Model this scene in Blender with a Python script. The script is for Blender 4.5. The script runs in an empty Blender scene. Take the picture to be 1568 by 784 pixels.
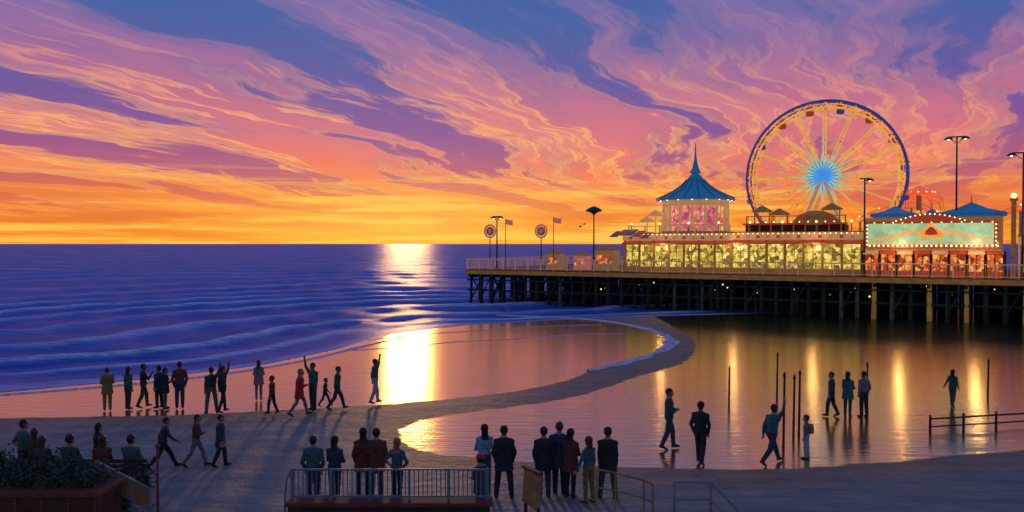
import bpy, math, random
import numpy as np
from mathutils import Vector, Matrix
random.seed(7); np.random.seed(7)
scene=bpy.context.scene
scene.view_settings.view_transform='Standard'
scene.view_settings.look='None'
scene.view_settings.exposure=0

def lin(r,g,b):
    def f(c):
        c/=255.
        return c/12.92 if c<=.04045 else ((c+.055)/1.055)**2.4
    return (f(r),f(g),f(b),1)

# ------------------------------------------------------------------ nodes
class NT:
    def __init__(s,tree): s.t=tree; s.n=tree.nodes; s.l=tree.links
    def new(s,typ,**kw):
        nd=s.n.new(typ)
        for k,v in kw.items(): setattr(nd,k,v)
        return nd
    def put(s,inp,v):
        if isinstance(v,bpy.types.NodeSocket): s.l.new(v,inp)
        else: inp.default_value=v
    def math(s,op,a,b=0.0,c=None,clamp=False):
        nd=s.new('ShaderNodeMath',operation=op,use_clamp=clamp)
        s.put(nd.inputs[0],a); s.put(nd.inputs[1],b)
        if c is not None: s.put(nd.inputs[2],c)
        return nd.outputs[0]
    def comb(s,x,y,z=0.0):
        nd=s.new('ShaderNodeCombineXYZ')
        s.put(nd.inputs[0],x);s.put(nd.inputs[1],y);s.put(nd.inputs[2],z)
        return nd.outputs[0]
    def noise(s,vec,scale,detail=4,rough=.5,dist=0.0):
        nd=s.new('ShaderNodeTexNoise')
        if vec is not None: s.put(nd.inputs['Vector'],vec)
        nd.inputs['Scale'].default_value=scale; nd.inputs['Detail'].default_value=detail
        nd.inputs['Roughness'].default_value=rough; nd.inputs['Distortion'].default_value=dist
        return nd.outputs['Fac']
    def ramp(s,fac,stops,interp='LINEAR'):
        nd=s.new('ShaderNodeValToRGB'); cr=nd.color_ramp; cr.interpolation=interp
        while len(cr.elements)<len(stops): cr.elements.new(.5)
        for e,(p,c) in zip(cr.elements,stops):
            e.position=p; e.color=c if not isinstance(c,(int,float)) else (c,c,c,1)
        s.put(nd.inputs[0],fac); return nd.outputs[0]
    def mix(s,fac,a,b,blend='MIX'):
        nd=s.new('ShaderNodeMix',data_type='RGBA',blend_type=blend)
        s.put(nd.inputs[0],fac); s.put(nd.inputs[6],a); s.put(nd.inputs[7],b)
        return nd.outputs[2]
    def maprange(s,v,a,b,c=0.,d=1.,t='SMOOTHSTEP'):
        nd=s.new('ShaderNodeMapRange',interpolation_type=t)
        s.put(nd.inputs[0],v)
        for i,x in enumerate((a,b,c,d)): nd.inputs[i+1].default_value=x
        return nd.outputs[0]

def new_mat(name):
    m=bpy.data.materials.new(name); m.use_nodes=True
    m.node_tree.nodes.clear()
    t=NT(m.node_tree); out=t.new('ShaderNodeOutputMaterial')
    return m,t,out

def M(name,col,rough=.6,var=.3,scale=3.,emit=0.,ecol=None,metal=0.,bump=.15,stretch=(1,1,1)):
    m,t,out=new_mat(name)
    p=t.new('ShaderNodeBsdfPrincipled')
    tc=t.new('ShaderNodeTexCoord'); mp=t.new('ShaderNodeMapping'); mp.inputs['Scale'].default_value=stretch
    t.l.new(tc.outputs['Object'],mp.inputs[0])
    n=t.noise(mp.outputs[0],scale,5,.6)
    lo=tuple(c*(1-var) for c in col[:3])+(1,); hi=tuple(min(1,c*(1+var)) for c in col[:3])+(1,)
    c=t.ramp(n,[(.3,lo),(.7,hi)])
    t.put(p.inputs['Base Color'],c); p.inputs['Roughness'].default_value=rough; p.inputs['Metallic'].default_value=metal
    if bump:
        b=t.new('ShaderNodeBump'); b.inputs['Strength'].default_value=bump; b.inputs['Distance'].default_value=.02
        t.put(b.inputs['Height'],t.noise(mp.outputs[0],scale*6,3)); t.l.new(b.outputs[0],p.inputs['Normal'])
    if emit:
        e=ecol or col
        lo=tuple(x*(1-var) for x in e[:3])+(1,)
        t.put(p.inputs['Emission Color'],t.ramp(n,[(.3,lo),(.7,e)])); p.inputs['Emission Strength'].default_value=emit
    t.l.new(p.outputs[0],out.inputs[0])
    return m

# ------------------------------------------------------------------ mesh builder
class MB:
    def __init__(s): s.v=[];s.f=[];s.m=[];s.s=[]
    def add(s,vs,fs,mat=0,smooth=False):
        o=len(s.v); s.v+= [tuple(v) for v in vs]
        for f in fs: s.f.append(tuple(o+i for i in f)); s.m.append(mat); s.s.append(smooth)
    def box(s,c,size,mat=0,rz=0.,rx=0.,ry=0.,taper=1.):
        hx,hy,hz=[a/2 for a in size]
        R=Matrix.Rotation(rz,3,'Z')@Matrix.Rotation(ry,3,'Y')@Matrix.Rotation(rx,3,'X'); c=Vector(c)
        vs=[]
        for z in (-hz,hz):
            k=taper if z>0 else 1
            for x,y in ((-hx,-hy),(hx,-hy),(hx,hy),(-hx,hy)): vs.append(c+R@Vector((x*k,y*k,z)))
        s.add(vs,[(3,2,1,0),(4,5,6,7),(0,1,5,4),(1,2,6,5),(2,3,7,6),(3,0,4,7)],mat)
    def tube(s,p0,p1,r0,r1=None,n=8,mat=0,round_=False):
        if r1 is None:r1=r0
        p0=Vector(p0);p1=Vector(p1);d=(p1-p0)
        if d.length<1e-6:return
        d=d.normalized(); a=d.orthogonal().normalized(); b=d.cross(a)
        rings=[]
        if round_:
            for k in (-.95,-.7,-.35): rings.append((p0+d*r0*k,r0*math.sqrt(1-k*k)))
            rings.append((p0,r0)); rings.append((p1,r1))
            for k in (.35,.7,.95): rings.append((p1+d*r1*k,r1*math.sqrt(1-k*k)))
        else: rings=[(p0,r0),(p1,r1)]
        vs=[];fs=[]
        for c,r in rings:
            for i in range(n):
                t=2*math.pi*i/n; vs.append(c+a*(math.cos(t)*r)+b*(math.sin(t)*r))
        for k in range(len(rings)-1):
            for i in range(n):
                j=(i+1)%n; fs.append((k*n+i,k*n+j,(k+1)*n+j,(k+1)*n+i))
        fs.append(tuple(range(n-1,-1,-1))); L=(len(rings)-1)*n; fs.append(tuple(L+i for i in range(n)))
        s.add(vs,fs,mat,True if n>6 else False)
    def sphere(s,c,r,mat=0,seg=10,rings=6):
        if not hasattr(r,'__len__'): r=(r,r,r)
        vs=[(c[0],c[1],c[2]-r[2])];fs=[]
        for k in range(1,rings):
            ph=-math.pi/2+math.pi*k/rings
            for i in range(seg):
                t=2*math.pi*i/seg; vs.append((c[0]+r[0]*math.cos(ph)*math.cos(t),c[1]+r[1]*math.cos(ph)*math.sin(t),c[2]+r[2]*math.sin(ph)))
        vs.append((c[0],c[1],c[2]+r[2])); T=len(vs)-1
        for i in range(seg):
            j=(i+1)%seg; fs.append((0,1+j,1+i)); o=1+(rings-2)*seg; fs.append((T,o+i,o+j))
        for k in range(rings-2):
            for i in range(seg):
                j=(i+1)%seg; a=1+k*seg; fs.append((a+i,a+j,a+seg+j,a+seg+i))
        s.add(vs,fs,mat,True)
    def lathe(s,c,prof,n=16,mat=0,smooth=False,a0=0.,sy=1.,mats=None):
        vs=[];fs=[]
        for r,z in prof:
            for i in range(n):
                t=a0+2*math.pi*i/n; vs.append((c[0]+r*math.cos(t),c[1]+r*sy*math.sin(t),c[2]+z))
        for k in range(len(prof)-1):
            seg=[]
            for i in range(n):
                j=(i+1)%n; seg.append((k*n+i,k*n+j,(k+1)*n+j,(k+1)*n+i))
            fs+=seg
        fs.append(tuple(range(n-1,-1,-1))); L=(len(prof)-1)*n; fs.append(tuple(L+i for i in range(n)))
        s.add(vs,fs,mat,smooth)
    def path(s,pts,r,n=6,mat=0,closed=False):
        m=len(pts)
        for i in range(m if closed else m-1): s.tube(pts[i],pts[(i+1)%m],r,r,n,mat)
    def build(s,name,mats,parent=None,matrix=None):
        me=bpy.data.meshes.new(name); me.from_pydata(s.v,[],s.f)
        for m in mats: me.materials.append(m)
        me.polygons.foreach_set('material_index',s.m); me.polygons.foreach_set('use_smooth',s.s); me.update()
        ob=bpy.data.objects.new(name,me); scene.collection.objects.link(ob)
        if parent: ob.parent=parent
        if matrix is not None: ob.matrix_world=matrix
        return ob
def empty(name,matrix=None):
    e=bpy.data.objects.new(name,None); scene.collection.objects.link(e)
    if matrix is not None: e.matrix_world=matrix
    return e

# ------------------------------------------------------------------ world / sky
w=bpy.data.worlds.new("World"); scene.world=w; w.use_nodes=True
w.node_tree.nodes.clear(); t=NT(w.node_tree)
out=t.new('ShaderNodeOutputWorld'); bg=t.new('ShaderNodeBackground')
tc=t.new('ShaderNodeTexCoord'); sp=t.new('ShaderNodeSeparateXYZ'); t.l.new(tc.outputs['Generated'],sp.inputs[0])
x,y,z=sp.outputs
zc=t.math('MAXIMUM',z,0.0)
den=t.math('ADD',zc,.085)
px=t.math('DIVIDE',x,den); py=t.math('DIVIDE',y,den)
a=math.radians(25)
u=t.math('ADD',t.math('MULTIPLY',px,math.sin(a)),t.math('MULTIPLY',py,math.cos(a)))
v=t.math('SUBTRACT',t.math('MULTIPLY',px,math.cos(a)),t.math('MULTIPLY',py,math.sin(a)))
wv=t.noise(t.comb(t.math('MULTIPLY',u,.32),t.math('MULTIPLY',v,.22),2.),1.,1)
wf=t.noise(t.comb(t.math('MULTIPLY',u,1.6),t.math('MULTIPLY',v,1.6),9.),1.,3)
v2=t.math('ADD',t.math('ADD',v,t.math('MULTIPLY',t.math('SUBTRACT',wv,.5),1.5)),t.math('MULTIPLY',t.math('SUBTRACT',wf,.5),.40))
c1=t.comb(t.math('MULTIPLY',u,.24),t.math('MULTIPLY',v2,1.15),0.)
c2=t.comb(t.math('MULTIPLY',u,.42),t.math('MULTIPLY',v2,2.9),5.)
nA=t.noise(c1,1.35,6,.60,0)
nB=t.noise(c2,1.3,7,.62,.05)
nC=t.noise(t.comb(t.math('MULTIPLY',x,3.2),t.math('MULTIPLY',y,1.),t.math('MULTIPLY',z,75.)),1.,5,.62,.2)
fz=t.math('MULTIPLY',zc,2.5)
bright=t.ramp(fz,[(0,lin(250,160,44)),(.07,lin(250,152,50)),(.14,lin(248,138,66)),(.21,lin(240,120,90)),(.32,lin(214,110,128)),(.46,lin(176,104,146)),(.62,lin(134,106,164)),(.85,lin(88,108,172)),(1,lin(60,92,165))])
dark=t.ramp(fz,[(0,lin(242,138,40)),(.08,lin(234,120,56)),(.14,lin(216,102,84)),(.22,lin(176,90,124)),(.34,lin(132,84,148)),(.48,lin(94,88,158)),(.66,lin(66,96,162)),(1,lin(46,84,158))])
hi=t.ramp(fz,[(0,lin(255,204,92)),(.12,lin(255,186,86)),(.28,lin(255,180,108)),(.5,lin(248,168,122)),(.72,lin(214,144,146)),(1,lin(120,120,170))])
mA=t.maprange(nA,.42,.58)
base=t.mix(mA,dark,bright)
rim=t.ramp(nB,[(0,0),(.505,0),(.535,1),(.565,.35),(.66,.08),(1,.05)])
edge=t.ramp(nA,[(0,0),(.455,0),(.48,1),(.51,.3),(.58,.1),(1,.1)])
amt=t.math('ADD',t.math('MULTIPLY',rim,t.maprange(nA,.42,.56)),t.math('MULTIPLY',edge,.5),clamp=True)
lat=t.maprange(zc,.25,.14)
lat2=t.maprange(zc,.02,.07)
lat3=t.maprange(x,.52,.05,.55,1.)   # clouds to the right catch less light
amt=t.math('MULTIPLY',t.math('MULTIPLY',amt,lat3),t.math('MULTIPLY',t.math('ADD',t.math('MULTIPLY',lat,.72),.20),lat2))
col=t.mix(t.math('MULTIPLY',amt,.88),base,hi)
hb=t.math('MULTIPLY',t.maprange(nC,.50,.60),t.maprange(zc,.11,.03))
col=t.mix(t.math('MULTIPLY',hb,.85),col,lin(255,196,84))
hb2=t.math('MULTIPLY',t.maprange(nC,.48,.38),t.maprange(zc,.12,.02))
col=t.mix(t.math('MULTIPLY',hb2,.7),col,lin(226,108,54))
sa=math.radians(-7.4); se=math.radians(3)
S=Vector((math.sin(sa)*math.cos(se),math.cos(sa)*math.cos(se),math.sin(se)))
dt=t.new('ShaderNodeVectorMath',operation='DOT_PRODUCT'); t.l.new(tc.outputs['Generated'],dt.inputs[0]); dt.inputs[1].default_value=S
glow=t.math('POWER',t.math('MAXIMUM',dt.outputs['Value'],0.),60.)
glow=t.math('MULTIPLY',glow,t.maprange(zc,.10,.0))
col=t.mix(t.math('MULTIPLY',glow,.55),col,lin(255,208,88))
back=t.maprange(y,.25,-.7)
col=t.mix(back,col,lin(88,92,122))
below=t.maprange(z,0.,-.03)
col=t.mix(below,col,lin(50,52,70))
sky=t.new('ShaderNodeTexSky'); sky.sky_type='NISHITA'; sky.sun_disc=False; sky.sun_elevation=se; sky.sun_rotation=sa
col2=t.mix(.003,col,sky.outputs[0],'ADD')
t.l.new(col2,bg.inputs[0]); bg.inputs[1].default_value=1.0
t.l.new(bg.outputs[0],out.inputs[0])

sun=bpy.data.lights.new('sun','SUN'); sun.energy=.42; sun.angle=math.radians(3.0); sun.color=(1,.50,.15)
so=bpy.data.objects.new('sun',sun); scene.collection.objects.link(so)
so.rotation_euler=(-Vector((math.sin(sa)*math.cos(.09),math.cos(sa)*math.cos(.09),math.sin(.09)))).to_track_quat('-Z','Y').to_euler()

# ------------------------------------------------------------------ camera
cam=bpy.data.cameras.new('camera'); co=bpy.data.objects.new('camera',cam); scene.collection.objects.link(co)
cam.sensor_width=36; cam.lens=28.26; cam.clip_end=30000; cam.clip_start=.1
co.location=(0,0,6.4); co.rotation_euler=(math.radians(90-.885),0,0); scene.camera=co

# ------------------------------------------------------------------ coast geometry
B=[(-3000,-300),(-200,12),(-60,27.5),(-22.1,34.2),(-17.9,37.2),(-13.1,42),(-10.4,48.6),(-8.5,56.7),(-3.3,63),(6.5,68.5),(14,71),(40,78),(120,92),(3000,600)]
Bx=np.array([p[0] for p in B],float); By=np.array([p[1] for p in B],float)
def segdist(X,Y,pts,closed=False):
    D=np.full(X.shape,1e9)
    n=len(pts)
    for i in range(n if closed else n-1):
        ax,ay=pts[i]; bx,by=pts[(i+1)%n]; dx,dy=bx-ax,by-ay; L=dx*dx+dy*dy
        T=np.clip(((X-ax)*dx+(Y-ay)*dy)/L,0,1)
        D=np.minimum(D,np.hypot(X-ax-T*dx,Y-ay-T*dy))
    return D
def inside(X,Y,pts):
    r=np.zeros(X.shape,bool); n=len(pts)
    for i in range(n):
        ax,ay=pts[i]; bx,by=pts[(i+1)%n]
        if ay==by: continue
        c=((ay>Y)!=(by>Y))&(X<(bx-ax)*(Y-ay)/(by-ay)+ax)
        r^=c
    return r
def sdf(X,Y,pts):
    d=segdist(X,Y,pts,True); return np.where(inside(X,Y,pts),d,-d)
def smooth_poly(pts,it=2):
    for _ in range(it):
        o=[]
        n=len(pts)
        for i in range(n):
            a_=pts[i];b_=pts[(i+1)%n]
            o.append((a_[0]*.75+b_[0]*.25,a_[1]*.75+b_[1]*.25)); o.append((a_[0]*.25+b_[0]*.75,a_[1]*.25+b_[1]*.75))
        pts=o
    return pts
def smooth_line(pts,it=2):
    for _ in range(it):
        o=[pts[0]]
        for i in range(len(pts)-1):
            a_=pts[i];b_=pts[i+1]
            o.append((a_[0]*.75+b_[0]*.25,a_[1]*.75+b_[1]*.25)); o.append((a_[0]*.25+b_[0]*.75,a_[1]*.25+b_[1]*.75))
        o.append(pts[-1]); pts=o
    return pts
W1=[(-90,24),(-40,28.2),(-18.8,29.3),(-14.1,29.6),(-9.5,30.4),(-5.5,31.6),(-2.25,33),(0.45,34.7),(2.94,37.7),(4,40.6),(5.7,42.6),(8,45.8),(10.1,50.8),(10.7,55.5),(9.9,62),(6.5,69),(0,90),(-300,100),(-300,24)]
W2=[(-3.9,26.6),(-3.6,28.9),(-1.2,30.7),(1.6,32.4),(3.9,35.0),(5.9,38.6),(8.9,42),(11.2,48.6),(12.5,56),(12.5,100),(200,120),(200,40),(60,32),(30,28),(15.9,24.9),(10.7,23.2),(6.7,22.6),(4,22.7),(1.24,23.2),(-.85,23.7),(-3.0,24.6)]
W1=smooth_poly(W1); W2=smooth_poly(W2)
def axis(parts):
    o=[]
    for a_,b_,n in parts: o+=list(np.linspace(a_,b_,n,endpoint=False))
    o.append(parts[-1][1]); return np.array(o)
def grid_mesh(name,X,Y,Z,attrs,mat):
    nr,nc=X.shape
    vs=np.stack([X,Y,Z],-1).reshape(-1,3)
    idx=np.arange(nr*nc).reshape(nr,nc)
    f=np.stack([idx[:-1,:-1],idx[:-1,1:],idx[1:,1:],idx[1:,:-1]],-1).reshape(-1,4)
    me=bpy.data.meshes.new(name); me.from_pydata(vs.tolist(),[],f.tolist())
    me.polygons.foreach_set('use_smooth',[True]*len(f))
    for k,A in attrs.items():
        at=me.attributes.new(k,'FLOAT','POINT'); at.data.foreach_set('value',A.reshape(-1).astype(np.float32))
    me.materials.append(mat); me.update()
    ob=bpy.data.objects.new(name,me); scene.collection.objects.link(ob); return ob

m,t,out=new_mat('beach_sand')
geo=t.new('ShaderNodeNewGeometry'); pos=geo.outputs['Position']
at=t.new('ShaderNodeAttribute',attribute_name='wet'); ata=t.new('ShaderNodeAttribute',attribute_name='pier_shade')
mp=t.new('ShaderNodeMapping'); mp.inputs['Scale'].default_value=(.35,1.3,1); t.l.new(pos,mp.inputs[0])
n1=t.noise(mp.outputs[0],1.2,6,.65); n2=t.noise(pos,30,3,.6); n4=t.noise(pos,3.2,4,.65)
wetv=t.math('ADD',at.outputs['Fac'],t.math('MULTIPLY',t.math('SUBTRACT',n1,.5),.8))
wet=t.maprange(wetv,-.05,.12)
damp=t.maprange(wetv,-2.8,.1)
dry=t.ramp(n1,[(.3,(.12,.17,.15,1)),(.5,(.23,.27,.22,1)),(.7,(.36,.34,.26,1))])
dc=t.mix(damp,dry,t.ramp(n1,[(.3,(.28,.17,.09,1)),(.7,(.50,.30,.14,1))]))
b=t.new('ShaderNodeBump'); b.inputs['Strength'].default_value=.9; b.inputs['Distance'].default_value=.10
t.put(b.inputs['Height'],t.math('ADD',t.math('ADD',t.math('MULTIPLY',n1,1.0),t.math('MULTIPLY',n4,.8)),t.math('MULTIPLY',n2,.15)))
pd=t.new('ShaderNodeBsdfPrincipled'); t.put(pd.inputs['Base Color'],dc); pd.inputs['Roughness'].default_value=.6
t.l.new(b.outputs[0],pd.inputs['Normal'])
shade_f=t.maprange(t.math('ADD',ata.outputs['Fac'],t.math('MULTIPLY',t.math('SUBTRACT',n1,.5),9.)),-3.,3.)
mp2=t.new('ShaderNodeMapping'); mp2.inputs['Scale'].default_value=(.4,2.2,1); t.l.new(pos,mp2.inputs[0])
n3=t.noise(mp2.outputs[0],1.6,4,.55)
b2=t.new('ShaderNodeBump'); b2.inputs['Strength'].default_value=.32; b2.inputs['Distance'].default_value=.05; t.put(b2.inputs['Height'],n3)
gl=t.new('ShaderNodeBsdfGlossy'); t.put(gl.inputs['Color'],t.mix(shade_f,(1,.80,.50,1),(.42,.46,.36,1))); gl.inputs['Roughness'].default_value=.16; t.l.new(b2.outputs[0],gl.inputs['Normal'])
df=t.new('ShaderNodeBsdfDiffuse'); t.put(df.inputs[0],t.mix(shade_f,(.62,.30,.12,1),(.02,.045,.03,1)))
mx=t.new('ShaderNodeMixShader'); mx.inputs[0].default_value=.84; t.l.new(df.outputs[0],mx.inputs[1]); t.l.new(gl.outputs[0],mx.inputs[2])
mm=t.new('ShaderNodeMixShader'); t.put(mm.inputs[0],wet); t.l.new(pd.outputs[0],mm.inputs[1]); t.l.new(mx.outputs[0],mm.inputs[2])
t.l.new(mm.outputs[0],out.inputs[0]); mat_sand=m

xs=axis([(-9000,-200,8),(-200,-32,30),(-32,45,300),(45,200,40),(200,9000,8)])
ys=axis([(-600,0,10),(0,16,20),(16,75,300),(75,200,30),(200,12000,10)])
X,Y=np.meshgrid(xs,ys)
wetA=np.maximum(sdf(X,Y,W1),sdf(X,Y,W2)); wetA=np.clip(wetA,-6,6)
sd=segdist(X,Y,B); sea_side=Y>np.interp(X,Bx,By)
Z=np.where(sea_side,-np.minimum(sd*.04,3.),.012)
dryz=np.clip(-wetA,0,3)/3
Z=Z+np.where(sea_side,0,dryz*.05+dryz*.018*np.sin(X*1.7+np.sin(Y*1.3)*2)*np.sin(Y*2.1+X*.4))
pier_shade=np.clip((X-12)*.489+(Y-59.5)*.872+np.sin(X*.35)*1.2,-8,8)  # pier's dark reflection and shade painted into the sand as a green zone
pier_shade=np.where(X<10.5,-8,pier_shade)
grid_mesh('sand_beach',X,Y,Z,{'wet':wetA,'pier_shade':pier_shade},mat_sand)

# sea
m,t,out=new_mat('sea_water')
geo=t.new('ShaderNodeNewGeometry'); pos=geo.outputs['Position']
atf=t.new('ShaderNodeAttribute',attribute_name='foam'); ath=t.new('ShaderNodeAttribute',attribute_name='crest')
mp=t.new('ShaderNodeMapping'); mp.inputs['Scale'].default_value=(.22,1,1); t.l.new(pos,mp.inputs[0])
n1=t.noise(mp.outputs[0],1.6,5,.65)
mpf=t.new('ShaderNodeMapping'); mpf.inputs['Scale'].default_value=(.018,.075,1); t.l.new(pos,mpf.inputs[0])
n2=t.noise(mpf.outputs[0],1.,6,.65)
b=t.new('ShaderNodeBump'); b.inputs['Strength'].default_value=.8; b.inputs['Distance'].default_value=.14; t.put(b.inputs['Height'],n1)
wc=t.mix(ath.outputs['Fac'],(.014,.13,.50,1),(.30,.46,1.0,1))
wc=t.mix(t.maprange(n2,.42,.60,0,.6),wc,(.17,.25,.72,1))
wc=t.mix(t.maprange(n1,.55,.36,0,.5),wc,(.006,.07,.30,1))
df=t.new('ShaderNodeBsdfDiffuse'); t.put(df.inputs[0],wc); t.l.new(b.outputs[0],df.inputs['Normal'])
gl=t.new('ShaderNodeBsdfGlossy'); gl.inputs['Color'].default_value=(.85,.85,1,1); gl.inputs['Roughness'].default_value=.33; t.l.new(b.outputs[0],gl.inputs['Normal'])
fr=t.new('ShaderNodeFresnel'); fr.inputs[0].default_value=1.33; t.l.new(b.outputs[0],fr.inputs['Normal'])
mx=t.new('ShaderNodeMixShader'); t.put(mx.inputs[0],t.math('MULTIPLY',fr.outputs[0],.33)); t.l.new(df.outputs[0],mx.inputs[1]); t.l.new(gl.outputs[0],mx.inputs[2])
ff=t.math('MULTIPLY',atf.outputs['Fac'],t.maprange(t.noise(mp.outputs[0],3.0,6,.72),.36,.56))
fo=t.new('ShaderNodeBsdfDiffuse'); fo.inputs[0].default_value=(.92,.96,1,1)
m2=t.new('ShaderNodeMixShader'); t.put(m2.inputs[0],ff); t.l.new(mx.outputs[0],m2.inputs[1]); t.l.new(fo.outputs[0],m2.inputs[2])
t.l.new(m2.outputs[0],out.inputs[0]); mat_sea=m
nr,nc=680,300
iy=np.linspace(1/28.,1/14000.,nr); yy=1/iy; xx=np.linspace(-1.4,1.4,nc)
Y=np.repeat(yy[:,None],nc,1); X=Y*xx[None,:]
sd=segdist(X,Y,B); sea=Y>np.interp(X,Bx,By); q=np.where(sea,sd,0)
qp=30*np.log1p(q/30)
wob=np.sin(X*.11+1.)*.7+np.sin(X*.047+qp*.3)*1.1+np.sin(X*.31+q*.1)*.3+np.sin(X*.73+q*.3)*.12
ph=2*np.pi*(qp+wob)/4.4
c=np.cos(ph); crest=((c+1)/2)**3
amp=.42*np.clip((q-1.0)/10,0,1)
wid=np.floor((ph+np.pi)/(2*np.pi))
brk=np.clip(.55+.5*np.sin(X*.13+wid*2.3)+.35*np.sin(X*.37+1+wid),0,1)
Z=amp*(crest-.3)*(.6+.4*brk)+.05*np.sin(X*.5+Y*.9)*np.clip(q/8,0,1)
foam=np.clip((crest-.50)/.35,0,1)*np.clip((80-q)/40,0,1)*brk*np.clip(q/1.5,0,1)
trail=np.clip((crest-.12)/.6,0,1)*(np.sin(ph)>0)*np.clip((40-q)/20,0,1)*brk*.45
foam=np.maximum(foam,trail*np.clip(q/1.5,0,1))
foam=np.maximum(foam,np.clip(1-np.abs(q-.7)/.7,0,1)*sea*.7)
Z[~sea]=-.02-np.minimum(sd[~sea]*.4,.5)
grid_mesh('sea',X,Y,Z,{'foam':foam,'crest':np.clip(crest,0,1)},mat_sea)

m,t,out=new_mat('sea_foam')
geo=t.new('ShaderNodeNewGeometry')
d=t.new('ShaderNodeBsdfDiffuse'); d.inputs[0].default_value=(.92,.88,1,1)
tr=t.new('ShaderNodeBsdfTransparent'); mx=t.new('ShaderNodeMixShader')
t.put(mx.inputs[0],t.maprange(t.noise(geo.outputs['Position'],5.,5,.7),.38,.48)); t.l.new(tr.outputs[0],mx.inputs[1]); t.l.new(d.outputs[0],mx.inputs[2])
t.l.new(mx.outputs[0],out.inputs[0]); mat_foam=m
def foam_strip(name,pts,width,h=.03):
    pts=smooth_line(pts,3); P=[Vector((p[0],p[1],0)) for p in pts]
    L=[];N=len(P)
    for i in range(N):
        d=(P[min(i+1,N-1)]-P[max(i-1,0)]).normalized(); nn=Vector((-d.y,d.x,0))
        wv=width*(.6+.4*math.sin(i*.7)*math.sin(i*.31+1))*(math.sin(math.pi*min(1,max(0,(i+.5)/N)))**.35)
        for k,hh in ((-1,.016),(-.5,.03+h*.4),(0,.03+h),(.5,.03+h*.4),(1,.016)): L.append(P[i]+nn*wv*k+Vector((0,0,hh)))
    F=[(i*5+k,i*5+k+1,(i+1)*5+k+1,(i+1)*5+k) for i in range(N-1) for k in range(4)]
    mb=MB(); mb.add(L,F,0,True); mb.build(name,[mat_foam])
foam_strip('foam',[(-1.4,71.3),(6.5,68.3),(9.9,62),(10.9,55.5),(10.2,50.8),(8,45.8),(5.7,42.6),(3.8,40.2)],.6,.07)
foam_strip('foam',[(-60,26.9),(-30,31.0),(-24,32.6),(-19,35.2),(-15,38),(-11.5,43),(-9.6,49),(-7.4,55)],.38)
foam_strip('foam',[(-9.5,48),(-6.5,49.6),(-3.5,52.6),(.5,53.4),(4,56.5),(8,57)],.13,.01)
foam_strip('foam',[(-9.6,53),(-6,57),(-2,59),(3,62.5),(7,63)],.2,.01)

# ------------------------------------------------------------------ pier frame
e=Vector((.872,-.489,0)).normalized(); nv=Vector((-e.y,e.x,0)); L0=Vector((-5.1,88,0))
PM=Matrix(((e.x,nv.x,0,L0.x),(e.y,nv.y,0,L0.y),(0,0,1,0),(0,0,0,1)))
DK=3.6; SL=95.; TW=26.
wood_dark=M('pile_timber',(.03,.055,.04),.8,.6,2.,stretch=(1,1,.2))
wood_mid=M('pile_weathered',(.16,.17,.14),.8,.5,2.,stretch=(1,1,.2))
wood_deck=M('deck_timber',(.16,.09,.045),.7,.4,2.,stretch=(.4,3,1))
fascia=M('fascia_timber',(.24,.11,.04),.7,.4,2.,emit=.11,ecol=(.9,.45,.12,1))  # warm light on deck edge, lit piles and railing put in as emission
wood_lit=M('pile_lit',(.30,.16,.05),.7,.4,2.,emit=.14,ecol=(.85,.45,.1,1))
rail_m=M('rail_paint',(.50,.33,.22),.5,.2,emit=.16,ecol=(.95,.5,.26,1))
glow_g=M('under_pier_lamp',(.5,.5,.2),.4,.2,emit=2.0,ecol=(.85,.6,.15,1),bump=0)
mb=MB()
mb.box((SL/2,TW/2,DK-.09),(SL,TW,.18),0)
mb.box((SL/2,-.06,DK-.3),(SL+.1,.12,.42),1); mb.box((-.062,TW/2,DK-.3),(.12,TW,.42),1)
for j in range(12):
    tt=.5+j*(TW-1)/11
    mb.box((SL/2,tt,DK-.42),(SL,.28,.34),2)
k=0; s=.5
while s<SL:
    for j in range(12):
        tt=.5+j*(TW-1)/11; jx=random.uniform(-.5,.5) if j else random.uniform(-.1,.1)
        r=random.uniform(.15,.21)
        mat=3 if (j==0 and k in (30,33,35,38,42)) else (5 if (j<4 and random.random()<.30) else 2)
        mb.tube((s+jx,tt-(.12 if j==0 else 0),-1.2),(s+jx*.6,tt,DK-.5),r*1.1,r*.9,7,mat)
    mb.box((s,TW/2,DK-.72),(.26,TW,.3),2)
    if k%2==0:
        for j in range(0,11,2):
            t0=.5+j*(TW-1)/11;t1=.5+(j+1)*(TW-1)/11
            mb.tube((s,t0,.4),(s,t1,DK-.8),.08,.08,5,2); mb.tube((s,t1,.4),(s,t0,DK-.8),.08,.08,5,2)
    if k%3==1: mb.tube((s,.25,.6),(s+1.3,.25,DK-.6),.08,.08,5,2)
    if s>12:
        for q_ in range(2 if k%2 else 1):
            tt=random.choice((.9,3.,5.5,9.)); mb.sphere((s+random.uniform(-.5,.5),tt,random.uniform(1.7,2.9)),random.uniform(.05,.09),4,6,4)
    s+=1.35; k+=1
mb.box((SL/2,.38,1.35),(SL,.12,.2),2); mb.box((SL/2,.36,2.45),(SL,.10,.16),2)
for i in range(int((SL-14)/.62)):  # added plank wall, blocks the sky behind the piles to darken the underside
    s=14+i*.62; hgt=2.9+random.uniform(-.5,.25)
    if random.random()<.12 and s<34: continue
    mb.box((s,14.5+random.uniform(-.05,.05),hgt/2-.4),(.58,.22,hgt+.8),2)
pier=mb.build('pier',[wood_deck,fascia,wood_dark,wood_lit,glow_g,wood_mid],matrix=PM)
mb=MB()
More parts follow.
